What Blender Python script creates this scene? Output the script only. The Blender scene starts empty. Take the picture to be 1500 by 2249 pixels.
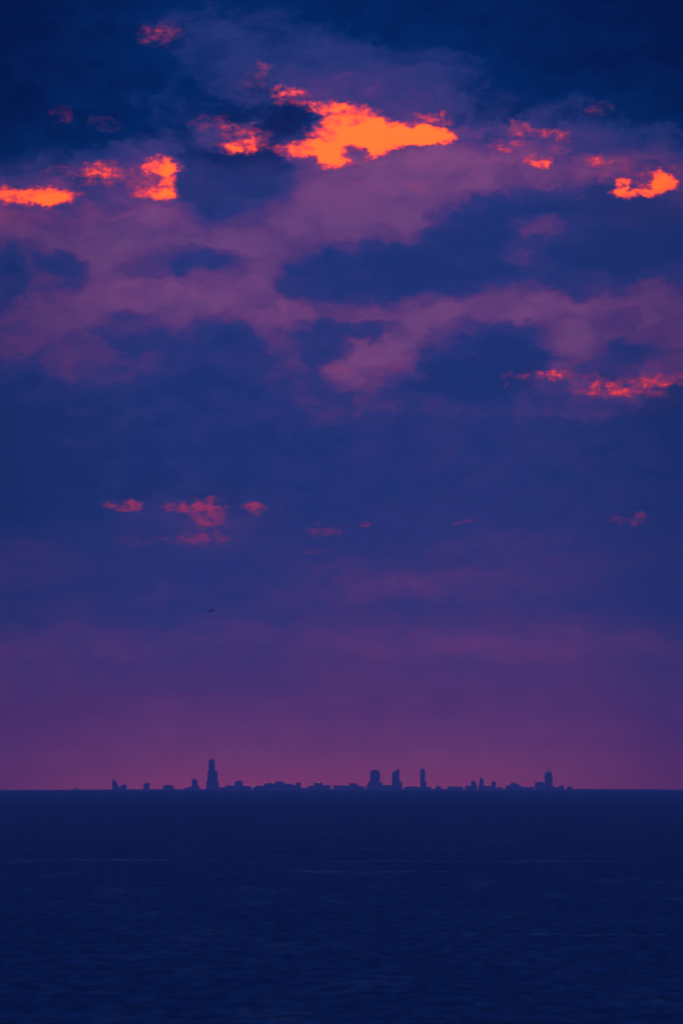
import bpy, bmesh, math, random
from mathutils import Vector

random.seed(7)
S = bpy.context.scene
COL = S.collection
RAD = math.radians

# ----------------------------------------------------------------------------
# THE PLACE: a lake with the real bulge of the earth, a city on its far shore
# 60 km away, the eye 45 m above the water, sunset behind broken cloud.
# ----------------------------------------------------------------------------
R_EARTH = 9.0e6          # effective radius (refraction over cool water lifts the skyline)
EYE = 45.0
DIP = math.sqrt(2 * EYE / R_EARTH)      # the horizon lies this far below level
MRAD = 5e-5              # angle of one survey unit (0.05 mrad)
HOR = 1737.0             # survey row of the horizon
D0 = 60000.0             # distance of the city

# ---------------------------------------------------------------- camera
cam_d = bpy.data.cameras.new('camera')
cam = bpy.data.objects.new('camera', cam_d)
COL.objects.link(cam)
cam_d.sensor_fit = 'HORIZONTAL'
cam_d.sensor_width = 36.0
cam_d.lens = 480.0
cam_d.clip_start = 1.0
cam_d.clip_end = 400000.0
cam.location = (0, 0, EYE)
PITCH = (HOR - 1124.5) * MRAD - DIP
cam.rotation_euler = (math.pi / 2 + PITCH, 0, 0)
S.camera = cam
S.render.resolution_x = 682
S.render.resolution_y = 1024

# ---------------------------------------------------------------- view
S.view_settings.view_transform = 'Standard'
S.view_settings.look = 'None'
S.view_settings.exposure = 0.0
S.view_settings.gamma = 1.0
S.view_settings.use_curve_mapping = False

# ---------------------------------------------------------------- world: sunset sky behind broken cloud
SUN_EL = 3.5
SKY_STRENGTH = 0.05
HAZE = 1.95 / 60000        # extinction of the haze over the lake, per metre
HAZE_TOP = 262.0
AIR = (.018, .029, .15)   # its own colour in this light
W = bpy.data.worlds.new('World')
S.world = W
W.use_nodes = True
T = W.node_tree
T.nodes.clear()


class NT:
    """small helper round a node tree"""
    def __init__(s, t):
        s.t = t

    def new(s, typ, **kw):
        n = s.t.nodes.new(typ)
        for k, v in kw.items():
            setattr(n, k, v)
        return n

    def put(s, sock, v):
        if isinstance(v, bpy.types.NodeSocket):
            s.t.links.new(v, sock)
        elif v is not None:
            sock.default_value = v

    def m(s, op, a, b=None, c=None, clamp=False):
        n = s.new('ShaderNodeMath', operation=op, use_clamp=clamp)
        s.put(n.inputs[0], a)
        if b is not None: s.put(n.inputs[1], b)
        if c is not None: s.put(n.inputs[2], c)
        return n.outputs[0]

    def v(s, op, a, b=None, c=None):
        n = s.new('ShaderNodeVectorMath', operation=op)
        s.put(n.inputs[0], a)
        if b is not None:
            s.put(n.inputs[3] if op == 'SCALE' else n.inputs[1], b)
        if c is not None: s.put(n.inputs[2], c)
        return n.outputs['Value'] if op in ('DOT_PRODUCT', 'LENGTH') else n.outputs[0]

    def xyz(s, x, y, z=0.0):
        n = s.new('ShaderNodeCombineXYZ')
        s.put(n.inputs[0], x); s.put(n.inputs[1], y); s.put(n.inputs[2], z)
        return n.outputs[0]

    def sep(s, a):
        n = s.new('ShaderNodeSeparateXYZ'); s.put(n.inputs[0], a)
        return n.outputs

    def rng(s, x, a, b, c=0.0, d=1.0, kind='SMOOTHSTEP'):
        n = s.new('ShaderNodeMapRange', interpolation_type=kind, clamp=True)
        for i, q in enumerate((x, a, b, c, d)):
            s.put(n.inputs[i], q)
        return n.outputs[0]

    def rngv(s, x, a, b, c=(0, 0, 0), d=(1, 1, 1)):
        n = s.new('ShaderNodeMapRange', data_type='FLOAT_VECTOR', interpolation_type='SMOOTHSTEP', clamp=True)
        for i, q in zip((6, 7, 8, 9, 10), (x, a, b, c, d)):
            s.put(n.inputs[i], q)
        return n.outputs[1]

    def noise(s, vec, scale, detail=4.0, rough=0.5, dist=0.0):
        n = s.new('ShaderNodeTexNoise', noise_dimensions='3D')
        s.put(n.inputs['Vector'], vec)
        n.inputs['Scale'].default_value = scale
        n.inputs['Detail'].default_value = detail
        n.inputs['Roughness'].default_value = rough
        n.inputs['Distortion'].default_value = dist
        return n.outputs['Fac'], n.outputs['Color']

    def ramp(s, fac, stops, kind='LINEAR'):
        n = s.new('ShaderNodeValToRGB')
        r = n.color_ramp
        r.interpolation = kind
        e = r.elements
        e[0].position = stops[0][0]; e[0].color = stops[0][1]
        e[1].position = stops[-1][0]; e[1].color = stops[-1][1]
        for p, c in stops[1:-1]:
            k = e.new(p); k.color = c
        s.put(n.inputs[0], fac)
        return n.outputs[0], n.outputs[1]

    def mix(s, f, a, b):
        n = s.new('ShaderNodeMix', data_type='RGBA', clamp_factor=True)
        s.put(n.inputs[0], f); s.put(n.inputs[6], a); s.put(n.inputs[7], b)
        return n.outputs[2]


def lin(r, g, b, a=1.0):
    f = lambda c: (c / 255 / 12.92) if c / 255 <= 0.04045 else ((c / 255 + 0.055) / 1.055) ** 2.4
    return (f(r), f(g), f(b), a)


# Cloud cover of the sky in view, surveyed every 100 x 60 units of 0.05 mrad, from 1737 units
# above the horizon down to it:  -1 thick dark cloud, 0 blue-grey cloud, 1 thin glowing cloud.
COVER = [  # outer columns and corners set darker, with lens vignetting baked in
 [-.9,-.8,-.7,-.6,-.45,-.4,-.45,-.55,-.62,-.68,-.6,-.7,-.75,-.8,-.85,-.95],
 [-.9,-.75,-.65,-.5,-.25,-.15,-.3,-.45,-.5,-.55,-.6,-.65,-.7,-.75,-.8,-.9],
 [-.85,-.7,-.65,-.5,-.35,-.2,-.15,-.1,-.1,-.2,-.35,-.6,-.65,-.7,-.75,-.85],
 [-.8,-.7,-.65,-.5,-.4,-.25,-.15,.15,.15,.05,-.15,-.5,-.6,-.6,-.65,-.75],
 [-.75,-.65,-.5,-.5,-.4,-.35,-.35,.1,.15,.05,-.1,-.35,-.35,-.25,-.4,-.6],
 [-.7,-.62,-.55,-.4,-.25,-.15,-.25,.15,.35,.35,.15,0,0,0,-.1,-.3],
 [-.6,-.4,-.2,.1,.1,-.2,-.1,.5,.8,.8,.7,.55,.5,.4,.2,.1],
 [.1,.2,.1,.4,.2,.2,.5,.8,.95,.9,.8,.7,.6,.5,.4,.3],
 [.5,.5,.6,.65,.6,.5,.7,.9,.9,.8,.7,.6,.5,.4,.3,.1],
 [.55,.55,.65,.7,.7,.7,.75,.75,.75,.7,.6,.5,.5,.3,.1,-.1],
 [.45,.5,.7,.7,.7,.7,.6,.6,.5,.5,.45,.4,.35,.3,.2,.1],
 [.45,.55,.7,.75,.75,.7,.65,.6,.6,.55,.55,.6,.6,.6,.5,.4],
 [.3,.5,.55,.55,.55,.5,.6,.6,.65,.65,.6,.6,.6,.6,.55,.45],
 [0,.3,.35,.3,.2,.25,.4,.5,.7,.5,.4,.4,.45,.5,.5,.4],
 [-.3,0,.05,0,-.1,-.1,.1,.2,.3,.15,.05,.1,.2,.25,.2,.05],
 [-.4,-.2,-.1,-.15,-.1,-.05,0,.08,.12,.1,.08,.1,.1,.05,-.05,-.2],
 [-.5,-.3,-.2,-.15,-.15,-.15,-.15,-.1,0,0,0,0,0,-.05,-.1,-.2],
 [-.5,-.3,-.2,-.2,-.2,-.15,-.1,-.1,-.05,0,.05,.05,0,-.05,-.1,-.2],
 [-.4,-.3,-.2,-.2,-.2,-.15,-.1,-.1,0,-.1,0,0,0,-.05,-.1,-.15],
 [-.3,-.2,-.1,0,0,-.05,-.05,0,0,.05,.1,.1,.1,.05,0,-.1],
 [0,0,0,.05,.05,.05,.1,.1,.1,.15,.2,.2,.2,.15,.1,0],
 [.05,.05,.05,.1,.1,.1,.15,.2,.25,.2,.25,.2,.25,.2,.1,.05],
 [.1,.15,.15,.15,.15,.15,.2,.25,.2,.2,.2,.2,.2,.15,.1,.05],
 [.18,.2,.2,.18,.18,.2,.2,.28,.32,.32,.28,.32,.32,.28,.22,.15],
 [.35,.35,.3,.3,.3,.3,.3,.4,.4,.4,.35,.4,.4,.35,.3,.25],
 [.4,.4,.35,.35,.35,.35,.35,.45,.45,.45,.4,.4,.45,.4,.35,.3],
 [.45,.45,.45,.5,.5,.5,.5,.5,.5,.5,.5,.5,.5,.5,.4,.35],
 [.5,.55,.6,.65,.65,.65,.65,.65,.65,.65,.65,.65,.6,.6,.5,.4],
 [.6,.7,.75,.8,.8,.85,.85,.85,.85,.85,.85,.8,.8,.75,.65,.5],
 [.6,.8,.9,.95,1,1,1,1,1,1,.95,.9,.9,.8,.7,.55],
]
# single clouds with an edge of their own: x, y, half width, half height, cover change, softness
BANKS = [
 (145, 595, 42, 32, -.6, .4), (65, 600, 55, 50, -.4, .5), (10, 610, 35, 60, -.5, .5), (110, 482, 55, 26, -.3, .6),
 (400, 572, 105, 30, -.6, .4), (470, 590, 70, 30, -.3, .6),
 (700, 590, 70, 50, -.4, .5), (800, 610, 150, 65, -.7, .35), (690, 540, 50, 30, -.3, .5), (950, 600, 130, 50, -.45, .5), (1090, 630, 90, 40, -.25, .6),
 (1030, 500, 70, 45, -.55, .5), (1260, 500, 260, 70, -.75, .35), (1140, 440, 90, 25, -.4, .4), (1400, 440, 130, 35, -.5, .4), (1290, 600, 90, 45, -.45, .4), (1430, 560, 110, 50, -.4, .4),
 (1180, 530, 60, 42, .5, .6), (1310, 545, 35, 20, .2, .7),
 (280, 728, 65, 36, -.5, .5), (460, 790, 110, 60, -.4, .5), (450, 735, 40, 20, -.3, .5), (545, 745, 45, 35, -.3, .5),
 (690, 748, 68, 46, -.7, .35), (820, 730, 68, 20, -.6, .4), (820, 800, 75, 30, .25, .5), (750, 815, 25, 10, .1, .6),
 (1050, 790, 120, 78, -.75, .25), (1140, 770, 80, 58, -.5, .3), (950, 820, 80, 40, -.5, .4), (1060, 860, 150, 30, -.3, .5),
 (1330, 792, 80, 40, -.45, .4), (1400, 775, 55, 26, -.3, .5), (1370, 716, 32, 20, -.2, .6), (1480, 885, 60, 42, -.4, .4),
 (500, 400, 112, 76, -.75, .35), (560, 340, 70, 30, -.4, .5), (650, 272, 55, 40, -.5, .4), (232, 422, 50, 35, -.4, .5),
 (1100, 565, 120, 36, -.4, .5), (900, 560, 80, 36, -.3, .5), (905, 765, 55, 45, .3, .5), (850, 832, 60, 16, .15, .6), (1250, 760, 40, 40, .2, .6),
 (1060, 672, 190, 22, .2, .6), (1262, 770, 32, 46, .25, .5), (1000, 885, 220, 18, .14, .6),
 (960, 345, 55, 30, .25, .5), (780, 250, 160, 14, -.1, .6),
]
# rents in the cloud that let the low sun's sky through: x, y, half width, half height, strength, softness
RENTS = [
 (765, 292, 74, 52, 1.0, .35), (850, 303, 90, 33, 1.0, .3), (930, 298, 62, 18, 0.95, 0.35),
 (675, 328, 58, 14, 0.8, 0.5), (733, 345, 34, 26, 0.95, 0.3), (720, 232, 40, 12, 0.6, 0.5),
 (945, 266, 34, 16, 0.45, 0.7), (985, 298, 16, 12, 0.4, 0.7), (612, 198, 13, 12, 0.48, 0.7), (645, 200, 18, 10, 0.4, 0.8),
 (650, 215, 30, 12, 0.35, 0.8),
 (771, 333, 31, 17, -1.2, .3), (916, 346, 46, 27, -1.1, .35), (690, 272, 14, 18, -0.4, 0.5),
 (60, 428, 92, 16, 1, 0.35), (118, 438, 34, 9, 0.6, 0.5), (0, 440, 40, 8, -0.3, 0.5), (105, 446, 20, 9, 0.7, 0.4),
 (352, 364, 30, 16, .70, .5), (370, 396, 14, 30, .66, .6), (358, 428, 20, 9, .6, .6), (322, 424, 24, 9, .42, .7), (345, 400, 26, 20, .22, .7), (315, 392, 30, 30, .24, .8),
 (222, 374, 30, 13, 0.352, 0.7), (170, 385, 60, 18, 0.194, 0.9), (240, 385, 40, 22, 0.2, 0.9),
 (535, 303, 40, 20, 0.405, 0.7), (508, 328, 16, 8, 0.528, 0.7), (540, 318, 26, 10, 0.396, 0.8),
 (362, 70, 28, 18, .19, .8), (335, 76, 26, 12, 0.16, 0.9), (582, 150, 14, 11, 0.238, 0.9), (555, 180, 24, 18, 0.15, 0.9),
 (138, 255, 22, 14, 0.13, 0.9), (228, 270, 26, 12, 0.1, 0.9), (470, 270, 40, 14, 0.2, 0.9),
 (1138, 284, 18, 12, 0.405, 0.8), (1200, 294, 34, 10, 0.334, 0.8), (1140, 314, 10, 7, 0.44, 0.8), (1112, 326, 9, 5, 0.528, 0.7),
 (1235, 312, 20, 16, 0.22, 0.9), (1185, 358, 15, 9, 0.836, 0.5), (1160, 345, 9, 6, 0.528, 0.7), (1206, 355, 8, 7, 0.528, 0.6),
 (1090, 315, 18, 9, 0.22, 0.9),
 (1306, 355, 16, 7, 0.546, 0.7), (1335, 360, 12, 5, 0.308, 0.9), (1312, 238, 24, 12, 0.17, 0.9),
 (1400, 424, 42, 8, .74, .5), (1456, 401, 22, 18, .86, .45), (1366, 410, 12, 11, .7, .6), (1418, 408, 24, 12, .32, .7),
 (1390, 382, 60, 24, 0.194, 0.9), (1480, 400, 22, 20, 0.264, 0.9),
 (1228, 822, 24.7, 9.9, 0.425, 0.7), (1170, 828, 41.8, 8.1, 0.255, 0.9), (1104, 846, 7.6, 4.5, 0.255, 0.9),
 (1325, 860, 46, 10, .42, .7), (1380, 848, 32.3, 14.4, 0.357, 0.8), (1310, 835, 22.8, 12.6, 0.255, 0.9), (1468, 832, 36.1, 11.7, 0.425, 0.7), (1435, 850, 22.8, 16.2, 0.297, 0.8),
 (272, 1110, 30.6, 9.35, 0.391, 0.7), (298, 1104, 12, 8, 0.2, 0.8), (455, 1126, 30.6, 18.7, 0.391, 0.7), (405, 1114, 43.2, 6.8, 0.272, 0.8), (372, 1112, 11.7, 5.1, 0.255, 0.8), (440, 1105, 60, 8, 0.14, 0.9),
 (558, 1118, 16.2, 11, 0.391, 0.7), (430, 1186, 55.8, 8.5, 0.23, 0.9), (460, 1165, 40, 20, 0.16, 0.9), (715, 1163, 28.8, 10.2, 0.204, 0.9), (802, 1150, 10.8, 3.4, 0.34, 0.9),
 (1020, 1148, 22, 4, 0.2, 0.9), (1410, 1132, 9.9, 5.95, 0.357, 0.9), (1374, 1142, 30.6, 5.95, 0.255, 0.9), 
 (300, 1190, 30, 14, 0.12, 0.9), (690, 1210, 26, 7, 0.15, 0.9), 
 
 (1180, 530, 46, 34, 0.04, 0.9), (910, 405, 14, 8, 0.16, 0.9), (775, 402, 18, 8, 0.14, 0.9), (40, 470, 70, 18, 0.14, 0.9),
 (670, 345, 30, 10, 0.2, 0.9), (590, 760, 16, 12, 0.14, 0.9), (745, 815, 14, 10, 0.18, 0.9), (850, 815, 30, 16, 0.14, 0.9),
]

# warm light soaked up by the cloud round the rents: x, y, half width, half height, strength, softness
SPILL = [
 (800, 290, 240, 110, .5, .68), (350, 392, 95, 70, .55, .68), (50, 432, 150, 55, .6, .68), (1425, 408, 125, 58, .55, .68), (1175, 325, 115, 70, .45, .68),
 (530, 308, 85, 45, .5, .68), (1370, 850, 150, 40, .6, .68), (445, 1135, 110, 50, .3, .68), (360, 75, 50, 30, .4, .68), (820, 805, 80, 34, .4, .68),
 (890, 1408, 170, 22, .28, .68), (1230, 1414, 200, 26, .26, .68), (170, 1414, 170, 28, .2, .68), (540, 1385, 110, 18, .25, .68), (810, 1294, 90, 22, .3, .68), (1010, 1284, 110, 24, .3, .68),
 (300, 640, 220, 26, .25, .68), (60, 1240, 80, 30, .3, .68), (670, 690, 130, 24, .3, .68), (1180, 680, 200, 26, .15, .68),
]

k = NT(T)
W.cycles.sampling_method = 'MANUAL'
W.cycles.sample_map_resolution = 256
tc = k.new('ShaderNodeTexCoord')
d = k.sep(tc.outputs['Generated'])
az = k.m('ARCTAN2', d[0], d[1])
el = k.m('ARCSINE', d[2])
U0 = k.m('DIVIDE', az, 100 * MRAD)                                   # azimuth, 5 mrad units
V0 = k.m('DIVIDE', k.m('ADD', el, DIP), 100 * MRAD)                  # height above the horizon
P0 = k.xyz(U0, V0)
AU = k.m('ABSOLUTE', U0)
OVERCAST_VIGNETTE = k.m('MULTIPLY_ADD', k.m('MAXIMUM', d[2], 0.0), 2.0, k.rng(AU, 3.0, 9.0, .94, .74))     # an overcast sky is brightest overhead; its sides are dimmed to imitate lens vignetting
CR = lambda v: (v + 1.4) / 2.8
CLOUD = [(CR(-1.3), lin(0, 20, 70)), (CR(-.9), lin(0, 28, 82)), (CR(-.5), lin(2, 38, 97)), (CR(-.15), lin(34, 51, 115)),
         (CR(.15), lin(44, 52, 118)), (CR(.5), lin(78, 54, 116)), (CR(.9), lin(100, 64, 121)), (CR(1.3), lin(124, 70, 124))]

# the clear sunset sky behind the cloud
sky = k.new('ShaderNodeTexSky', sky_type='NISHITA')
sky.sun_disc = False
sky.sun_elevation = RAD(SUN_EL)
sky.sun_rotation = 0.0
sky.air_density = 2.0
sky.dust_density = 3.0
CLEAR = k.v('SCALE', sky.outputs[0], SKY_STRENGTH)


def cover(uf, rowv, r0, r1):
    """broad cover: cubic B-spline through the survey, only the rows a zone can see"""
    acc = None
    r3 = k.xyz(rowv, rowv, rowv)
    for g in range(10):
        if 3 * g + 2 < r0 - 2 or 3 * g > r1 + 2: continue
        stops = []
        for c in range(16):
            stops.append(((c + .5) / 16.0, tuple((COVER[3 * g + j][c] + 1) * .5 for j in range(3)) + (1.0,)))
        col, _ = k.ramp(uf, stops, 'B_SPLINE')
        a = k.v('ABSOLUTE', k.v('SUBTRACT', r3, (3 * g, 3 * g + 1, 3 * g + 2)))
        wgt = k.rngv(a, (1, 1, 1), (0, 0, 0))
        dn = k.v('DOT_PRODUCT', col, wgt)
        acc = dn if acc is None else k.m('ADD', acc, dn)
    return k.m('MULTIPLY', k.m('MULTIPLY_ADD', acc, 2.0, -1.0), 1.15)


def blobs(vec, items):
    """soft ellipses, three to a vector"""
    items = [i[:5] + (min(.97, i[5] * 1.45),) for i in items if i[4]]
    while len(items) % 3: items = items + [(0, 0, 1, 1, 0.0, .5)]
    sp = k.sep(vec)
    u3 = k.xyz(sp[0], sp[0], sp[0]); v3 = k.xyz(sp[1], sp[1], sp[1])
    tot = None
    for i in range(0, len(items), 3):
        t3 = items[i:i + 3]
        dx = k.v('MULTIPLY_ADD', u3, tuple(100 / t_[2] for t_ in t3), tuple(-(t_[0] - 750) / t_[2] for t_ in t3))
        dy = k.v('MULTIPLY_ADD', v3, tuple(100 / t_[3] for t_ in t3), tuple(-(HOR - t_[1]) / t_[3] for t_ in t3))
        d2 = k.v('MULTIPLY_ADD', dx, dx, k.v('MULTIPLY', dy, dy))
        r = k.rngv(d2, tuple((1 + t_[5]) ** 2 for t_ in t3), tuple(max(0.0, 1 - t_[5]) ** 2 for t_ in t3))
        r = k.v('DOT_PRODUCT', r, tuple(t_[4] for t_ in t3))
        tot = r if tot is None else k.m('ADD', tot, r)
    return tot


def afterglow(col):
    """the clear strip under the cloud base glows more strongly than it looks from the shore: it is
    seen through ever more of the lake's haze towards the horizon"""
    warm = k.m('POWER', k.rng(V0, 0.0, 3.2, 1.0, 0.0, 'LINEAR'), 1.5)
    col = k.v('MULTIPLY', col, k.v('MULTIPLY_ADD', k.xyz(warm, warm, warm), (.10, -.27, -.25), (1, 1, 1)))
    path = k.m('MINIMUM', k.m('DIVIDE', HAZE_TOP - EYE, k.m('MAXIMUM', el, 1e-4)), 74000.0)
    boost = k.m('EXPONENT', k.m('MULTIPLY', path, HAZE))
    boost = k.m('MULTIPLY_ADD', k.m('SUBTRACT', boost, 1.0), k.m('MULTIPLY', k.rng(AU, 8.0, 60.0, 1.0, .0), k.rng(V0, -.3, 0.0, 0.0, 1.0)), 1.0)
    return k.v('MAXIMUM', k.v('ADD', k.v('SCALE', k.v('SUBTRACT', col, AIR), boost), AIR), (0, 0, 0))


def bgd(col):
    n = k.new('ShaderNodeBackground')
    k.put(n.inputs['Strength'], OVERCAST_VIGNETTE)
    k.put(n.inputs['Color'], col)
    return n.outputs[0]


def deck_cover():
    dk, _ = k.noise(k.v('MULTIPLY', P0, (.12, .22, 1)), 1.0, 5.0, .55)
    return k.m('MULTIPLY_ADD', dk, 1.2, -.58)


def zone(box):
    """the sky inside box = (u0, u1, v0, v1); neighbouring zones evaluate the same functions, so there is no seam"""
    u0, u1, v0, v1 = box
    _, w1 = k.noise(k.v('MULTIPLY', P0, (.55, .85, 1)), 1.0, 2.0, .55)
    _, w2 = k.noise(k.v('MULTIPLY', P0, (2.4, 3.4, 1)), 1.0, 5.0, .66)
    w1 = k.v('SUBTRACT', w1, (.5, .5, .5)); w2 = k.v('SUBTRACT', w2, (.5, .5, .5))
    hi = k.rng(V0, 3.0, 9.0, .35, 1.0)
    wv = k.v('ADD', k.v('MULTIPLY', w1, (1.1, .75, 0)), k.v('MULTIPLY', w2, (.80, .60, 0)))
    P = k.v('ADD', P0, k.v('SCALE', wv, hi))
    Pr = k.v('ADD', P0, k.v('MULTIPLY', w2, (.62, .46, 0)))
    ps = k.sep(P)
    q = cover(k.m('DIVIDE', k.m('ADD', ps[0], 8.0), 16.0), k.m('DIVIDE', k.m('SUBTRACT', HOR / 100, ps[1]), .6),
              (HOR / 100 - v1 - .6) / .6, (HOR / 100 - v0 + .6) / .6)
    bk = blobs(P, BANKS)
    if bk is not None: q = k.m('ADD', q, bk)
    n1, _ = k.noise(k.v('MULTIPLY', P, (1.1, 1.9, 1)), 1.0, 8.0, .60)
    q = k.m('ADD', q, k.m('MULTIPLY', k.m('SUBTRACT', n1, .5), k.m('MULTIPLY', k.rng(V0, 4.0, 9.5, .35, 1.45), k.rng(V0, 14.3, 16.3, 1.0, .62))))
    mid = k.m('MULTIPLY', k.rng(V0, 8.2, 9.6, 0.0, 1.0), k.rng(V0, 13.4, 14.6, 1.0, 0.0))
    sharp = k.m('ADD', k.rng(q, -.45, .95, -.24, .90, 'LINEAR'), k.m('MULTIPLY', k.m('SUBTRACT', n1, .5), .25))
    q = k.m('ADD', k.m('MULTIPLY', q, k.m('SUBTRACT', 1.0, mid)), k.m('MULTIPLY', sharp, mid))
    # low cloud is lit through more air: never as dark as the deck overhead
    fl = k.rng(V0, 13.4, 15.2, -.22, -1.3, 'LINEAR')
    q = k.m('SMOOTH_MAX', q, fl, .12)
    # beyond the surveyed part the cloud deck simply goes on
    if v1 > 17.4:
        inu = k.m('MULTIPLY', k.rng(AU, 7.6, 12.0, 1.0, 0.0), k.rng(V0, 17.4, 22.0, 1.0, 0.0))
    else:
        inu = k.rng(AU, 7.6, 12.0, 1.0, 0.0)
    q = k.m('ADD', k.m('MULTIPLY', q, inu), k.m('MULTIPLY', k.m('SUBTRACT', 1.0, inu), deck_cover()))
    col, _ = k.ramp(k.m('DIVIDE', k.m('ADD', q, 1.4), 2.8), CLOUD)
    sp_ = k.m('MULTIPLY', blobs(P, SPILL), k.m('MULTIPLY', k.m('MULTIPLY_ADD', n1, 2.4, -.3), k.rng(q, -.45, .45, .12, 1.0)))
    col = k.v('ADD', col, k.v('SCALE', (.075, .006, .008), k.m('MAXIMUM', sp_, 0.0)))
    rs = blobs(Pr, RENTS)
    if rs is not None:
        n2, _ = k.noise(k.v('MULTIPLY', P0, (4.4, 6.6, 1)), 1.0, 6.0, .62)
        rs = k.m('MAXIMUM', rs, 0.0)
        # ragged: torn into tatters where thin, whole where wide open
        tat = k.m('MULTIPLY', rs, k.m('MAXIMUM', k.m('SUBTRACT', 1.35, rs), .12))
        g = k.m('MULTIPLY_ADD', k.m('MULTIPLY', k.m('SUBTRACT', n2, .53), 4.6), tat, k.m('SUBTRACT', rs, .03))
        g = k.m('MULTIPLY', g, .87)
        g = k.m('SMOOTH_MIN', g, k.rng(V0, 5.2, 13.0, .30, 1.1, 'LINEAR'), .12)      # deeper air low down passes less
        # how much of the clear sky's light the thinning cloud passes, red first
        thin, alp = k.ramp(k.m('DIVIDE', g, 1.7), [(0.0000, (.34, .08, .0, 0)), (0.0471, (.34, .08, .0, .05)), (0.1765, (.42, .11, .0, .36)), (0.2706, (.62, .15, .0, .62)),
                               (0.3647, (.92, .24, .0, .88)), (0.4588, (1, .42, .0, 1)), (0.5882, (1, .60, .0, 1)), (1.0, (1, .80, .0, 1))])
        veil = k.v('SCALE', (.008, .012, .10), k.rng(g, .3, 1.0, 1.0, .42, 'LINEAR'))
        col = k.mix(alp, col, k.v('ADD', k.v('MULTIPLY', CLEAR, thin), veil))
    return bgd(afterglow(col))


def cut(sock, at, below, above):
    n = k.new('ShaderNodeMixShader')
    k.put(n.inputs[0], k.m('GREATER_THAN', sock, at))
    T.links.new(below, n.inputs[1]); T.links.new(above, n.inputs[2])
    return n.outputs[0]


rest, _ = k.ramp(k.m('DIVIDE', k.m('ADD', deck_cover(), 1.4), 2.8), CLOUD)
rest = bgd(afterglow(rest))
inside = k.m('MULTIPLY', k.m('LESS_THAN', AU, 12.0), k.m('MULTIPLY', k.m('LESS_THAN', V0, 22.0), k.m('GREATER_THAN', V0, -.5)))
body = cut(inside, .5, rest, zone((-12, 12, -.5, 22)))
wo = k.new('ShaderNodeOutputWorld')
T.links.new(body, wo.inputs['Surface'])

# ---------------------------------------------------------------- sun, veiled by the cloud
sd = bpy.data.lights.new('sun', 'SUN')
sd.energy = 0.006
sd.angle = RAD(10)
sd.color = (1.0, .42, .32)
sun = bpy.data.objects.new('sun', sd)
COL.objects.link(sun)
sun.rotation_euler = (RAD(90 - SUN_EL), 0, RAD(180))      # the sun stands beyond the city (+Y)
sun.location = (0, 0, 500)


# ---------------------------------------------------------------- materials
def mat(name, base, rough=.6, grain=.12, scale=.05, metallic=0.0, spec=.4):
    m_ = bpy.data.materials.new(name); m_.use_nodes = True
    t = m_.node_tree; kk = NT(t)
    b = t.nodes['Principled BSDF']
    tcx = kk.new('ShaderNodeTexCoord')
    f, _ = kk.noise(tcx.outputs['Object'], scale, 4.0, .6)
    lo = tuple(c * (1 - grain) for c in base) + (1,)
    hi_ = tuple(min(1, c * (1 + grain)) for c in base) + (1,)
    kk.put(b.inputs['Base Color'], kk.mix(f, lo, hi_))
    b.inputs['Roughness'].default_value = rough
    b.inputs['Metallic'].default_value = metallic
    b.inputs['Specular IOR Level'].default_value = spec
    return m_


def facade(name, wall, glass, floor_h=4.0, bay=3.0):
    """storeys of glass between spandrels, too far away to tell apart"""
    m_ = bpy.data.materials.new(name); m_.use_nodes = True
    t = m_.node_tree; kk = NT(t)
    b = t.nodes['Principled BSDF']
    tcx = kk.new('ShaderNodeTexCoord')
    s_ = kk.sep(tcx.outputs['Object'])
    fz = kk.m('GREATER_THAN', kk.m('FRACT', kk.m('DIVIDE', s_[2], floor_h)), .42)
    fx = kk.m('GREATER_THAN', kk.m('FRACT', kk.m('DIVIDE', kk.m('ADD', s_[0], s_[1]), bay)), .25)
    f = kk.m('MULTIPLY', fz, fx)
    n_, _ = kk.noise(tcx.outputs['Object'], .03, 3.0, .6)
    w_ = kk.mix(n_, tuple(c * .8 for c in wall) + (1,), tuple(c * 1.15 for c in wall) + (1,))
    kk.put(b.inputs['Base Color'], kk.mix(f, w_, tuple(glass) + (1,)))
    kk.put(b.inputs['Roughness'], kk.m('MULTIPLY_ADD', f, -.4, .7))
    return m_


def lamp(name, col, strength):
    m_ = bpy.data.materials.new(name); m_.use_nodes = True
    t = m_.node_tree
    b = t.nodes['Principled BSDF']
    b.inputs['Base Color'].default_value = (.8, .8, .8, 1)
    b.inputs['Emission Color'].default_value = tuple(col) + (1,)
    b.inputs['Emission Strength'].default_value = strength
    return m_


M = {
    'black': facade('black_aluminium_and_bronze_glass', (.05, .05, .055), (.03, .035, .045)),
    'stone': facade('pale_stone_and_glass', (.40, .39, .38), (.05, .06, .08)),
    'concrete': facade('concrete_and_glass', (.34, .34, .35), (.05, .06, .08)),
    'glass': facade('blue_glass_curtain_wall', (.12, .14, .17), (.04, .06, .09)),
    'brick': facade('brown_brick_and_glass', (.20, .13, .10), (.05, .06, .07)),
    'roof': mat('gravel_roof', (.16, .16, .17), .9, .2, .1),
    'metal': mat('galvanised_steel', (.35, .36, .38), .45, .1, .3, .8),
    'white_lamp': lamp('white_floodlight', (1.0, .86, .95), 2.4),
    'bar_lamp': lamp('white_lit_band', (.95, .85, 1.0), 1.2),
    'pink_lamp': lamp('pink_lit_windows', (1.0, .5, .7), .25),
    'red_lamp': lamp('red_beacon', (1.0, .05, .06), 3.0),
    'plane': mat('aircraft_paint', (.25, .26, .29), .4, .05, .2),
    'land': mat('wooded_shore', (.06, .075, .05), .95, .35, .004),
}

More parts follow.
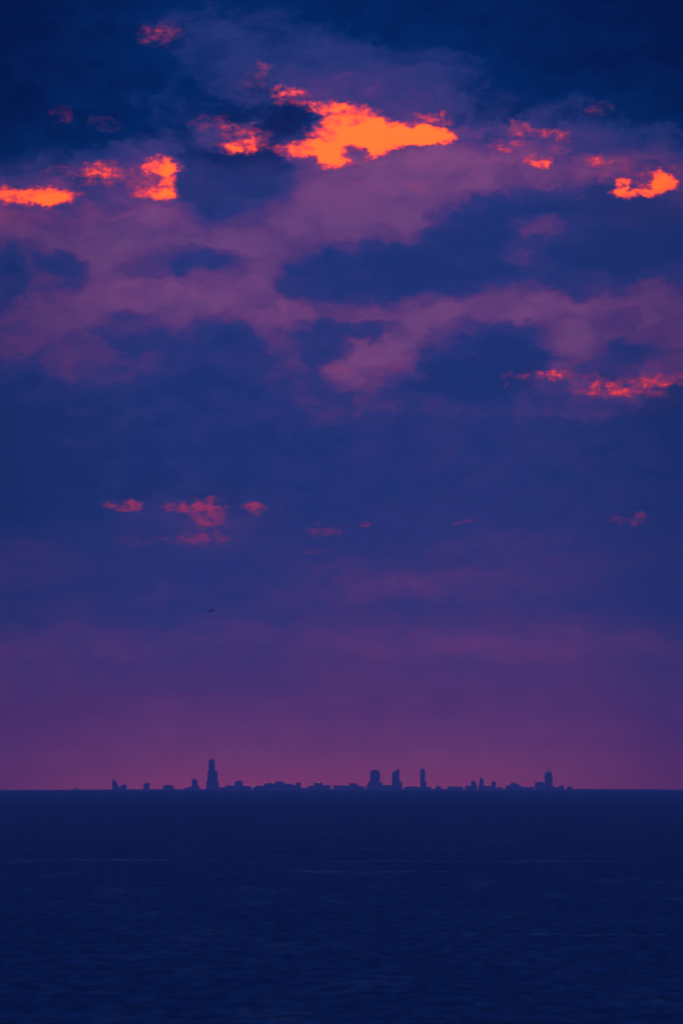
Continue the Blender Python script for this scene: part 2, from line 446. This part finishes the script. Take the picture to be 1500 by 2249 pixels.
# ---------------------------------------------------------------- water
wm = bpy.data.materials.new('lake_water'); wm.use_nodes = True
t = wm.node_tree; kk = NT(t)
t.nodes.remove(t.nodes['Principled BSDF'])
body_w = kk.new('ShaderNodeBsdfDiffuse')
body_w.inputs['Color'].default_value = (.002, .010, .035, 1)
gl = kk.new('ShaderNodeBsdfGlossy')
gl.distribution = 'GGX'
gl.inputs['Color'].default_value = (.24, .80, 1.0, 1)
fr = kk.new('ShaderNodeFresnel'); fr.inputs['IOR'].default_value = 1.333
mxw = kk.new('ShaderNodeMixShader')
FRES = kk.m('MULTIPLY', fr.outputs[0], .18)
t.links.new(body_w.outputs[0], mxw.inputs[1]); t.links.new(gl.outputs[0], mxw.inputs[2])
t.links.new(mxw.outputs[0], t.nodes['Material Output'].inputs['Surface'])
geo = kk.new('ShaderNodeNewGeometry')
pos = geo.outputs['Position']
pp = kk.sep(pos)
dist = kk.m('SQRT', kk.m('ADD', kk.m('MULTIPLY', pp[0], pp[0]), kk.m('MULTIPLY', pp[1], pp[1])))
# ripples, chop and swell
r1, _ = kk.noise(kk.v('MULTIPLY', pos, (1 / 2.6, 1 / 15.0, 0)), 1.0, 3.0, .55)
r2, _ = kk.noise(kk.v('MULTIPLY', pos, (1 / 9.0, 1 / 40.0, 0)), 1.0, 3.0, .55)
hgt = kk.m('ADD', kk.m('MULTIPLY', r1, 1.0), kk.m('MULTIPLY', r2, 4.0))
bp = kk.new('ShaderNodeBump')
bp.inputs['Strength'].default_value = 1.0
bp.inputs['Distance'].default_value = .8
kk.put(bp.inputs['Height'], hgt)
kk.put(gl.inputs['Normal'], bp.outputs[0]); kk.put(fr.inputs['Normal'], bp.outputs[0])
# gusts roughen the surface in patches; slicks lie calm in long thin lanes
gust, _ = kk.noise(kk.v('MULTIPLY', pos, (1 / 60.0, 1 / 700.0, 0)), 1.0, 4.0, .6)
streak, _ = kk.noise(kk.v('MULTIPLY', pos, (1 / 4.5, 1 / 42.0, 0)), 1.0, 5.0, .70)
rough = kk.m('MULTIPLY', kk.rng(gust, .3, .7, .44, .58, 'LINEAR'), kk.rng(streak, .3, .7, .70, 1.15, 'LINEAR'))
SLICKS = [(1889, 120, 330, 2.6, .7), (1892, 1050, 420, 2.2, .7), (1915, 830, 260, 2.2, .6), (1865, 880, 150, 1.5, .5),
          (2053, 1270, 240, 4.0, .5), (2053, 1030, 90, 4.0, .5)]
lane = None
for (y, x, hw, hh, amt) in SLICKS:
    ang = (y - HOR) * MRAD
    # distance at which the curved lake is seen that far below its horizon
    A = ang + DIP
    dd = R_EARTH * (A - math.sqrt(A * A - DIP * DIP))
    A2 = ang + DIP + hh * MRAD
    dd2 = R_EARTH * (A2 - math.sqrt(A2 * A2 - DIP * DIP))
    X = (x - 750) * MRAD * dd
    wob, _ = kk.noise(kk.v('MULTIPLY', pos, (1 / (dd * .0022), 1 / (dd * .05), 0)), 1.0, 5.0, .65)
    e = kk.v('MULTIPLY_ADD', pos, (1 / (hw * MRAD * dd), 1 / (dd - dd2), 0), (-X / (hw * MRAD * dd), -dd / (dd - dd2), 0))
    es = kk.sep(e)
    mx = kk.rng(kk.m('ABSOLUTE', es[0]), .5, 1.2, 1.0, 0.0)
    my = kk.rng(kk.m('ABSOLUTE', kk.m('ADD', es[1], kk.m('MULTIPLY_ADD', wob, 2.0, -1.0))), .3, 1.1, amt, 0.0)
    l_ = kk.m('MULTIPLY', mx, my)
    lane = l_ if lane is None else kk.m('MAXIMUM', lane, l_)
rough = kk.m('MULTIPLY', rough, kk.m('MULTIPLY_ADD', lane, -.6, 1.0))
paw, _ = kk.noise(kk.v('MULTIPLY', pos, (1 / 22.0, 1 / 240.0, 0)), 1.0, 5.0, .65)
paw = kk.rng(paw, .50, .72)                               # cat's paws and calm spots
kk.put(gl.inputs['Roughness'], kk.m('MULTIPLY', rough, kk.m('MULTIPLY_ADD', paw, -.4, 1.0)))
# steep little fronts throw back less of the sky than the backs of the waves, calm lanes throw back most
wave = kk.m('MULTIPLY', kk.rng(streak, .30, .70, .5, 1.5, 'LINEAR'), kk.m('MULTIPLY', kk.rng(gust, .3, .7, 1.12, .88, 'LINEAR'), kk.rng(dist, 10500.0, 13500.0, 1.0, 1.5)))   # reflection share steps up on the far water
kk.put(mxw.inputs[0], kk.m('MULTIPLY', kk.m('MULTIPLY', FRES, wave), kk.m('MULTIPLY_ADD', kk.m('MULTIPLY', lane, kk.rng(streak, .42, .62)), 1.5, kk.m('MULTIPLY_ADD', paw, .45, .92))))

ys = [-4000 + 500 * i for i in range(9)] + [100 * i for i in range(1, 41)] + [4000 + 200 * i for i in range(1, 231)] + [50000 + 1000 * i for i in range(1, 23)]
xs = [0, 150, 400, 700, 1000, 1400, 1800, 2300, 2900, 3600, 4500, 6000, 8000, 11000, 14000, 18000]
xs = [-x for x in reversed(xs[1:])] + xs
vs = [(x, y, -(x * x + y * y) / (2 * R_EARTH)) for y in ys for x in xs]
nx = len(xs)
fs = [(j * nx + i, j * nx + i + 1, (j + 1) * nx + i + 1, (j + 1) * nx + i) for j in range(len(ys) - 1) for i in range(nx - 1)]
me = bpy.data.meshes.new('water'); me.from_pydata(vs, [], fs)
me.polygons.foreach_set('use_smooth', [True] * len(fs))
water = bpy.data.objects.new('water', me); COL.objects.link(water)
water['kind'] = 'structure'
me.materials.append(wm)


# ---------------------------------------------------------------- survey -> place
def sea(y):
    return -(y * y) / (2 * R_EARTH)


def zrow(row, D=D0):
    """height of something D metres away seen on survey row `row`"""
    return EYE + D * ((HOR - row) * MRAD - DIP)


def xcol(c, D=D0):
    return (c - 750) * MRAD * D


# ---------------------------------------------------------------- far shore
prof = []
x = -900
while x <= 2400:
    e = max(0.0, 1 - abs(x - 700) / 900.0)
    h = 1.0 + 3.2 * e ** .7 + random.uniform(-.5, .5)
    if x < 150: h = 1.6 + random.uniform(-.5, .5)
    if 150 < x < 250: h = 2.4 + random.uniform(-.4, .4)
    if x > 1260: h = 4.2 - (x - 1260) / 240 * 1.6 + random.uniform(-.5, .5)
    if x > 1600: h = 2.0 + random.uniform(-.6, .6)
    prof.append((x, h))
    x += random.choice((5, 7, 9, 12, 16))
bm = bmesh.new()
DL = 60900.0
rowsl = [(-600, None), (-560, .35), (-300, .8), (0, 1.0), (600, .9), (1500, .5), (2500, None)]
grid = []
for dy, f in rowsl:
    line = []
    for (x, h) in prof:
        base = sea(DL + dy) - 2
        if f is None: z = base
        else:
            top = zrow(HOR - h, DL)
            z = base + (top - base) * (f if f < 1 else 1.0) * (1 if f == 1 else random.uniform(.93, 1.0))
        line.append(bm.verts.new((xcol(x, DL), DL + dy, z)))
    grid.append(line)
for a_, b_ in zip(grid, grid[1:]):
    for i in range(len(a_) - 1):
        bm.faces.new((a_[i], a_[i + 1], b_[i + 1], b_[i]))
me = bpy.data.meshes.new('land'); bm.to_mesh(me); bm.free()
land = bpy.data.objects.new('land', me); COL.objects.link(land); me.materials.append(M['land'])
land['kind'] = 'structure'


# ---------------------------------------------------------------- mesh helpers
def obj(name, bm, material, parent):
    bmesh.ops.recalc_face_normals(bm, faces=bm.faces)
    me = bpy.data.meshes.new(name); bm.to_mesh(me); bm.free()
    me.materials.append(material)
    o = bpy.data.objects.new(name, me); COL.objects.link(o)
    if parent is not None: o.parent = parent
    return o


def loft(bm, rings):
    """rings of equal length, bottom to top, capped"""
    rr = [[bm.verts.new(p) for p in r] for r in rings]
    n = len(rr[0])
    for a_, b_ in zip(rr, rr[1:]):
        for i in range(n):
            bm.faces.new((a_[i], a_[(i + 1) % n], b_[(i + 1) % n], b_[i]))
    bm.faces.new(rr[0][::-1]); bm.faces.new(rr[-1])


def rect(x0, x1, y0, y1, z):
    return [(x0, y0, z), (x1, y0, z), (x1, y1, z), (x0, y1, z)]


def chrect(x0, x1, y0, y1, z, c):
    return [(x0 + c, y0, z), (x1 - c, y0, z), (x1, y0 + c, z), (x1, y1 - c, z), (x1 - c, y1, z), (x0 + c, y1, z), (x0, y1 - c, z), (x0, y0 + c, z)]


def disc(x, y, r, z, n=16):
    return [(x + r * math.cos(2 * math.pi * i / n), y + r * math.sin(2 * math.pi * i / n), z) for i in range(n)]


class Building:
    """an Empty at the foot of a building; its parts are given in survey columns and rows"""
    def __init__(s, name, label, cx, D=D0, group=None):
        s.D = D
        s.root = bpy.data.objects.new(name, None)
        COL.objects.link(s.root)
        s.cx = cx
        s.z0 = sea(D) + 2
        s.root.location = (xcol(cx, D), D, s.z0)
        s.root['label'] = label
        s.root['category'] = 'building' if 'tower' not in name and 'skyscraper' not in name else ('skyscraper' if 'sky' in name else 'tower')
        if group: s.root['group'] = group

    def X(s, c): return (c - s.cx) * MRAD * s.D
    def Z(s, r): return zrow(r, s.D) - s.z0

    def block(s, name, c0, c1, top, material='concrete', bottom=None, depth=None, dy=0.0, chamfer=0.0, taper=None, parent=None, cap=0.0):
        """a storeyed block; taper = (c0,c1) at its top; chamfer in columns; cap = chamfer of the top edge in rows"""
        bm = bmesh.new()
        x0, x1 = s.X(c0), s.X(c1)
        zt = s.Z(top); zb = 0.0 if bottom is None else s.Z(bottom)
        dp = (depth or max(25.0, min(70.0, (x1 - x0)))) * .5
        t0, t1 = (x0, x1) if taper is None else (s.X(taper[0]), s.X(taper[1]))
        ty = dp * (t1 - t0) / (x1 - x0)
        ch = max(.6, chamfer * MRAD * s.D)
        cp = max(.8, cap * 3.0)
        rings = [chrect(x0, x1, dy - dp, dy + dp, zb, ch), chrect(t0, t1, dy - ty, dy + ty, zt - cp, ch)]
        i = cp * .8
        rings.append(chrect(t0 + i, t1 - i, dy - ty + i, dy + ty - i, zt, max(.3, ch * .7)))
        loft(bm, rings)
        return obj(name, bm, M[material], parent or s.root)

    def prism(s, name, pts, material='concrete', depth=40.0, dy=0.0, parent=None):
        """an outline in columns and rows, given real depth"""
        bm = bmesh.new()
        a_ = [bm.verts.new((s.X(c), dy - depth / 2, s.Z(r) if r is not None else 0.0)) for c, r in pts]
        b_ = [bm.verts.new((s.X(c), dy + depth / 2, s.Z(r) if r is not None else 0.0)) for c, r in pts]
        n = len(pts)
        bm.faces.new(a_); bm.faces.new(b_[::-1])
        for i in range(n):
            bm.faces.new((a_[i], a_[(i + 1) % n], b_[(i + 1) % n], b_[i]))
        return obj(name, bm, M[material], parent or s.root)

    def mast(s, name, c, top, bottom, r0=2.2, r1=.8, dy=0.0, parent=None):
        bm = bmesh.new()
        zb, zt = s.Z(bottom), s.Z(top)
        zm = zb + (zt - zb) * .45
        loft(bm, [disc(s.X(c), dy, r0, zb, 8), disc(s.X(c), dy, r0 * .9, zm, 8), disc(s.X(c), dy, (r0 + r1) / 2, zm + .5, 8), disc(s.X(c), dy, r1, zt, 8)])
        return obj(name, bm, M['metal'], parent or s.root)

    def plant(s, c0, c1, top, bottom, parent=None):
        """plant room on a roof"""
        return s.block('roof_plant_room', c0, c1, top, 'roof', bottom=bottom, depth=max(8.0, (s.X(c1) - s.X(c0)) * .7), parent=parent)


# ---------------------------------------------------------------- the tall towers
B = Building('stepped_skyscraper', 'tallest tower of the skyline, dark with stepped setbacks and two faint antennas', 467, 60300)
B.block('lower_tier', 453, 481, 1717, 'black', depth=84)
B.block('middle_tier', 456, 478, 1693.5, 'black', depth=66, bottom=1718)
u = B.block('upper_tier', 458.5, 472, 1670.5, 'black', depth=40, bottom=1694.5)
B.block('crown', 460.5, 470.5, 1668.5, 'roof', depth=28, bottom=1671, parent=u)
B.mast('antenna', 462.8, 1654, 1669, 1.5, .5, parent=u)
B.mast('antenna', 468.2, 1656, 1669, 1.5, .5, parent=u)
B.block('lit_window_band', 463, 474, 1730.4, 'pink_lamp', bottom=1731.6, depth=88)

B = Building('tapered_skyscraper', 'dark tapering tower with two roof antennas, right of its squat flat topped neighbour', 1205, 60200)
sh = B.block('shaft', 1194.4, 1216.2, 1698.5, 'black', taper=(1197.0, 1211.9), depth=55)
cr = B.block('crown', 1199, 1210, 1696.8, 'roof', bottom=1699, depth=26, parent=sh)
B.mast('antenna', 1201.6, 1681, 1697, 2.4, .9, parent=sh)
B.mast('antenna', 1206.6, 1679, 1697, 2.4, .9, parent=sh)
B.block('podium', 1193, 1217, 1727.5, 'stone', depth=80)

B = Building('broad_skyscraper', 'broad tower with shallow arched cap and sloping podium, left of the masted tower', 823.7, 60100)
sh = B.block('shaft', 813, 834.5, 1695, 'stone', depth=56, chamfer=.8)
B.prism('arched_cap', [(814.5, 1696)] + [(823.7 + 9.2 * math.cos(a), 1695.2 - 3.2 * math.sin(a)) for a in [math.pi * (1 - i / 10) for i in range(11)]] + [(833, 1696)], 'glass', 34, parent=sh)
B.prism('podium', [(803, None), (804, 1729), (808, 1720), (811, 1715.5), (814, 1712), (814, None)], 'stone', 50, dy=8)
B.block('podium_wing', 833.5, 840, 1719.5, 'stone', depth=44, cap=.4)

B = Building('masted_skyscraper', 'twin level tower carrying a thin mast tipped with a red light', 870, 60400)
a_ = B.block('low_shaft', 861, 870, 1695, 'glass', depth=40)
c_ = B.block('high_shaft', 869.2, 877, 1691.2, 'glass', depth=46)
B.block('side_wing', 876, 883, 1717, 'glass', depth=34)
ms = B.mast('mast', 874, 1677.5, 1692, 2.0, .6)
bm = bmesh.new(); bmesh.ops.create_uvsphere(bm, u_segments=12, v_segments=8, radius=2.6, matrix=__import__('mathutils').Matrix.Translation((B.X(874), 0, B.Z(1676.8))))
obj('warning_light', bm, M['red_lamp'], ms)

B = Building('slender_skyscraper', 'slender flat topped tower standing alone with a low wing at its right foot', 928, 60250)
sh = B.block('shaft', 923, 933.4, 1690, 'concrete', depth=42, cap=.2)
B.block('side_wing', 932.5, 936.3, 1716.5, 'concrete', depth=30)
B.plant(925, 931.5, 1689.3, 1690.2, sh)

# ---------------------------------------------------------------- the lesser towers
B = Building('wedge_tower', 'leftmost tower of the skyline, a leaning wedge with a swept right side', 253, 60050)
B.prism('shaft', [(246.3, None), (246.6, 1727), (248, 1713.5), (248.6, 1712), (251, 1712.2), (252.5, 1715), (255, 1717.2), (257.5, 1721), (259.6, 1726.5), (261, 1731), (261, None)], 'glass', 38)
B.block('low_link', 260, 268, 1728.4, 'concrete', depth=30)
B = Building('chamfered_building', 'small block with clipped roof corners beside the leaning wedge tower', 272, 60080)
o = B.block('body', 266, 278.4, 1724, 'brick', depth=34, cap=.8); B.plant(269, 275, 1723.4, 1724.3, o)
B = Building('cube_building', 'lone cube shaped block between the wedge tower and the domed tower', 322, 60060)
o = B.block('body', 315.5, 328.8, 1722.2, 'concrete', depth=44)
B.block('overhanging_crown', 314, 329.8, 1720.8, 'concrete', bottom=1723.4, depth=47, parent=o)
B = Building('low_slab_building', 'low isolated slab with narrow side wings left of the domed tower', 369.5, 60020)
o = B.block('body', 362, 380.2, 1725, 'brick', depth=40, cap=.5); B.block('side_wing', 357.5, 363, 1727.2, 'brick', depth=34); B.block('side_wing', 379, 382.5, 1728, 'brick', depth=30)
B = Building('domed_tower', 'stubby tower with rounded dome top just left of the tallest tower', 427.5, 60120)
sh = B.block('shaft', 420.3, 434.6, 1716.5, 'stone', depth=42, taper=(421, 434), chamfer=1.0)
bm = bmesh.new()
r0 = B.X(433.6) - B.X(427.5)
loft(bm, [disc(B.X(427.5), 0, r0 * math.cos(a), B.Z(1717) + (B.Z(1711) - B.Z(1717)) * math.sin(a), 20) for a in [i * math.pi / 2 / 7 * .98 for i in range(8)]])
obj('dome', bm, M['glass'], sh)
B.block('side_wing', 433, 439, 1726.3, 'stone', depth=30)
B.prism('sloped_podium', [(404, None), (405, 1732), (412, 1730.2), (421, 1728.6), (421, None)], 'stone', 40)
B = Building('rounded_building', 'squat round cornered block standing right of the tallest tower', 524.4, 60150)
o = B.block('body', 515.6, 533.2, 1716, 'concrete', depth=48, cap=1.6, chamfer=1.5); B.plant(520, 529, 1715.3, 1716.4, o)
B = Building('corner_tower', 'narrow square block closing the right end of the long mid rise cluster', 655.5, 60100)
o = B.block('shaft', 650.2, 661, 1719.6, 'brick', depth=34, cap=.5); B.plant(652.5, 658.5, 1718.9, 1719.9, o)
B = Building('lit_top_building', 'block with a white lit band along its roof edge', 699, 60060)
o = B.block('body', 689.2, 709, 1719.6, 'stone', depth=46, cap=.4)
B.block('lit_roof_band', 695.5, 702, 1719.2, 'bar_lamp', bottom=1720.2, depth=47.6, parent=o)
B.block('side_wing', 676, 689.6, 1726.6, 'stone', depth=40); B.block('side_wing', 708, 726, 1725.4, 'stone', depth=38)
B = Building('flat_block_building', 'flat topped block left of the broad arched tower', 776, 60050)
o = B.block('body', 766.8, 785.4, 1721.2, 'concrete', depth=44); B.plant(771, 781, 1720.6, 1721.5, o)
B = Building('quarter_round_tower', 'short tower with rounded right shoulder, left of a slightly taller slim one', 1040, 60090)
B.prism('shaft', [(1034, None), (1034.2, 1724), (1035.6, 1716.4), (1037.5, 1715), (1040.5, 1715.2), (1042.6, 1717), (1044.6, 1720.5), (1046, 1725), (1047.6, 1728), (1047.6, None)], 'glass', 36)
B = Building('slim_tower', 'slim tower with stepped narrow crown between a rounded tower and a small cube', 1057.2, 60140)
sh = B.block('shaft', 1052, 1062.4, 1712.5, 'stone', depth=34, taper=(1053, 1061.6))
B.block('crown', 1054, 1060.6, 1709.8, 'stone', bottom=1713, depth=24, parent=sh, cap=.6); B.block('podium', 1050, 1064, 1726.2, 'stone', depth=46)
B = Building('small_block_tower', 'small square block right of the slim crowned tower', 1084, 60070)
o = B.block('shaft', 1079.2, 1089, 1718, 'brick', depth=32, cap=.3); B.plant(1081, 1087, 1717.4, 1718.3, o)
B = Building('stepped_building', 'stepped complex with rounded middle, alone between small square block and flat neighbour', 1127, 60110)
B.block('left_wing', 1111, 1121.6, 1725.6, 'concrete', depth=44)
mid = B.block('middle_block', 1120.8, 1132.4, 1721.4, 'concrete', depth=48, cap=1.0)
bm = bmesh.new(); r0 = B.X(1131) - B.X(1126.5)
loft(bm, [disc(B.X(1126.5), 0, r0 * math.cos(a), B.Z(1721.8) + (B.Z(1718.8) - B.Z(1721.8)) * math.sin(a), 16) for a in [i * math.pi / 2 / 6 * .97 for i in range(7)]])
obj('rounded_roof', bm, M['roof'], mid)
B.block('right_wing', 1131.6, 1140.4, 1722.2, 'concrete', depth=40, cap=.4); B.block('low_wing', 1139.8, 1146, 1727, 'concrete', depth=36)
B = Building('flat_topped_building', 'squat flat topped block against the left side of the tapering antenna tower', 1183.5, 60040)
o = B.block('body', 1172.5, 1195.4, 1718.4, 'stone', taper=(1175, 1194.6), depth=52, cap=.3); B.plant(1180, 1190, 1717.6, 1718.6, o)
B = Building('mound_roof_building', 'low block with humped roof right of the tapering antenna tower', 1232.5, 60030)
B.block('body', 1226.5, 1239, 1727.6, 'concrete', depth=40)
B.prism('humped_roof', [(1228, 1728), (1229, 1726.4), (1231, 1725.2), (1234, 1725), (1236, 1726.2), (1237.5, 1728)], 'roof', 30)
B = Building('end_block_building', 'lowest flat block at the right end of the skyline', 1250.5, 60030)
o = B.block('body', 1245, 1256, 1727.9, 'brick', depth=36, cap=.4); B.plant(1247.5, 1253, 1727.3, 1728.2, o)
B = Building('shore_hall', 'tiny flat building alone on the left shore far from the towers', 169, 60030)
o = B.block('body', 163, 175, 1731.8, 'concrete', depth=30, cap=.3); B.plant(166.5, 172, 1731.2, 1732, o)

# ---------------------------------------------------------------- the mid-rise blocks between them
MID = [
    ('slab_building', 'low slab touching the right foot of the tallest tower', 481, 495.6, 1730.0, 'brick', .3),
    ('slab_building', 'long low slab left of the squat round cornered block', 494.5, 516, 1726.2, 'stone', .3),
    ('slab_building', 'low slab right of the squat round cornered block, before the white light', 533, 551.5, 1727.2, 'concrete', .3),
    ('slab_building', 'low slab with a white light at its left end', 556, 580.6, 1727.0, 'brick', .4),
    ('midrise_building', 'wide midrise at the left of the long cluster, left of its highest block', 580, 604.8, 1721.2, 'stone', .5),
    ('midrise_building', 'highest block in the middle of the long midrise cluster', 604.2, 624, 1717.6, 'concrete', .4),
    ('midrise_building', 'midrise stepping down right of the highest block in the cluster', 623.4, 640.6, 1722.2, 'glass', .5),
    ('slab_building', 'low slab between the stepping midrise and the narrow square block', 640, 650.8, 1725.2, 'brick', .3),
    ('slab_building', 'very low slab between the narrow square block and the lit roof block', 661, 676.4, 1731.0, 'concrete', .2),
    ('slab_building', 'long low slab left of the flat topped block, right of the lit roof block', 732, 767.2, 1726.0, 'stone', .4),
    ('slab_building', 'low slab right of the flat topped block, before the sloping podium', 785, 801, 1727.4, 'brick', .3),
    ('slab_building', 'low slab filling the gap between the broad arched tower and masted tower', 839.4, 861.4, 1724.8, 'concrete', .3),
    ('slab_building', 'low wide slab between the masted tower and the slender tower', 888, 923.4, 1728.4, 'stone', .4),
    ('slab_building', 'low slab at the right foot of the slender tower', 936, 947, 1728.2, 'brick', .5),
    ('slab_building', 'small rounded low block alone right of the slender tower', 956, 968.5, 1727.6, 'concrete', .9),
    ('slab_building', 'long low slab midway between the slender and rounded shoulder towers', 983, 1017, 1728.2, 'stone', .4),
    ('slab_building', 'low slab touching the left side of the rounded shoulder tower', 1021, 1034.4, 1727.0, 'brick', .4),
    ('slab_building', 'low slab joining the slim crowned tower to the small square block', 1063.6, 1079.6, 1727.2, 'concrete', .3),
    ('slab_building', 'very low slab right of the small square block', 1089, 1104, 1730.4, 'stone', .3),
    ('slab_building', 'low slab left of the squat flat topped block beside the antenna tower', 1145.6, 1172.6, 1729.2, 'brick', .3),
    ('slab_building', 'low slab at the right foot of the tapering antenna tower', 1216.6, 1227, 1730.0, 'concrete', .3),
]
for i, (nm, lab, c0, c1, top, mt, cap) in enumerate(MID):
    D = 60450 + (i % 5) * 60
    B = Building(nm, lab, (c0 + c1) / 2, D, 'midrise blocks along the shore')
    o = B.block('body', c0, c1, top, mt, depth=random.uniform(32, 55), cap=cap)
    w = (c1 - c0)
    p0 = c0 + w * random.uniform(.2, .45)
    B.plant(p0, p0 + w * random.uniform(.2, .35), top - random.uniform(.5, .9), top + .3, o)
    if nm == 'midrise_building' and 'highest' in lab:
        B.block('low_shoulder', c0 - .4, c0 + 6, top + 1.4, mt, depth=60)

# the white light on the shore
D = 60000
z0 = sea(D) + 2
fl = bpy.data.objects.new('floodlight_mast', None); COL.objects.link(fl)
fl.location = (xcol(558, D), D - 60, z0)
fl['label'] = 'bright white floodlight on a mast before the low slab'; fl['category'] = 'floodlight'
bm = bmesh.new(); loft(bm, [disc(0, 0, 1.2, 0, 8), disc(0, 0, .5, zrow(1728.2, D) - z0, 8)]); obj('pole', bm, M['metal'], fl)
bm = bmesh.new(); zt = zrow(1727.4, D) - z0
loft(bm, [chrect(-3, 3, -1.2, 1.2, zt - 2.6, .5), chrect(-3.2, 3.2, -1.4, 1.4, zt, .5), chrect(-3, 3, -1.2, 1.2, zt + 2.6, .5)]); obj('lamp_head', bm, M['white_lamp'], fl)

# ---------------------------------------------------------------- aircraft
DA = 12000.0
ap = bpy.data.objects.new('light_aircraft', None); COL.objects.link(ap)
ap.location = (xcol(463, DA), DA, zrow(1341.8, DA))
ap['label'] = 'tiny dark aircraft climbing in the purple sky above the skyline'; ap['category'] = 'airplane'
ap.rotation_euler = (0, RAD(-12), RAD(12))
bm = bmesh.new()
st = [(-6.4, .12, .45), (-4.5, .3, .3), (-2.0, .62, .1), (.5, .8, 0), (2.2, .78, 0), (3.2, .62, -.1), (5.2, .55, -.2), (5.9, .3, -.2)]
loft(bm, [[(x_, .75 * r * math.cos(a), z + r * math.sin(a)) for a in [2 * math.pi * i / 14 for i in range(14)]] for x_, r, z in st])
obj('fuselage', bm, M['plane'], ap)
for sgn in (-1, 1):
    bm = bmesh.new()
    loft(bm, [[(2.2, sgn * .3, .72), (.3, sgn * .3, .72), (.3, sgn * .3, .86), (2.2, sgn * .3, .98)], [(1.9, sgn * 6.6, .95), (.6, sgn * 6.6, .95), (.6, sgn * 6.6, 1.03), (1.9, sgn * 6.6, 1.1)]])
    wg = obj('wing', bm, M['plane'], ap)
    bm = bmesh.new()
    loft(bm, [disc(1.2, sgn * .7, .06, -.6, 6), disc(1.2, sgn * 3.0, .06, .84, 6)]); obj('strut', bm, M['metal'], wg)
    bm = bmesh.new()
    loft(bm, [[(-5.0, sgn * .1, .45), (-6.3, sgn * .1, .45), (-6.3, sgn * .1, .55), (-5.0, sgn * .1, .55)], [(-5.4, sgn * 2.2, .5), (-6.2, sgn * 2.2, .5), (-6.2, sgn * 2.2, .57), (-5.4, sgn * 2.2, .57)]])
    obj('tailplane', bm, M['plane'], ap)
    bm = bmesh.new()
    loft(bm, [[(.9 + .32 * math.cos(a), sgn * 1.15 + y_, -1.35 + .32 * math.sin(a)) for a in [2 * math.pi * i / 10 for i in range(10)]] for y_ in (-.1, .1)])
    wh = obj('wheel', bm, M['roof'], ap)
    bm = bmesh.new()
    loft(bm, [disc(.9, sgn * 1.1, .06, -1.35, 6), disc(.7, sgn * .45, .08, -.55, 6)]); obj('wheel_leg', bm, M['metal'], wh)
bm = bmesh.new()
loft(bm, [[(-4.6, -.08, .5), (-6.4, -.08, .5), (-6.4, .08, .5), (-4.6, .08, .5)], [(-6.0, -.04, 2.1), (-6.8, -.04, 2.1), (-6.8, .04, 2.1), (-6.0, .04, 2.1)]])
obj('tail_fin', bm, M['plane'], ap)
bm = bmesh.new()
loft(bm, [rect(5.98, 6.06, -.1, .1, -1.15), rect(5.98, 6.06, -.14, .14, -.2), rect(5.98, 6.06, -.1, .1, .75)])
obj('propeller', bm, M['roof'], ap)

# ---------------------------------------------------------------- haze over the lake
HZ = bpy.data.materials.new('lake_haze'); HZ.use_nodes = True
t = HZ.node_tree; t.nodes.clear()
pv = t.nodes.new('ShaderNodeVolumePrincipled')
pv.inputs['Color'].default_value = (.80, .86, 1.0, 1)
pv.inputs['Density'].default_value = HAZE
pv.inputs['Anisotropy'].default_value = .2
mo = t.nodes.new('ShaderNodeOutputMaterial')
t.links.new(pv.outputs[0], mo.inputs['Volume'])
bm = bmesh.new()
loft(bm, [rect(-19000, 19000, -5000, 74000, -(72000 ** 2 + 18000 ** 2) / (2 * R_EARTH) - 3), rect(-19000, 19000, -5000, 74000, HAZE_TOP)])
hz = obj('haze', bm, HZ, None)
hz['kind'] = 'stuff'; hz['label'] = 'thin blue evening haze over the lake'
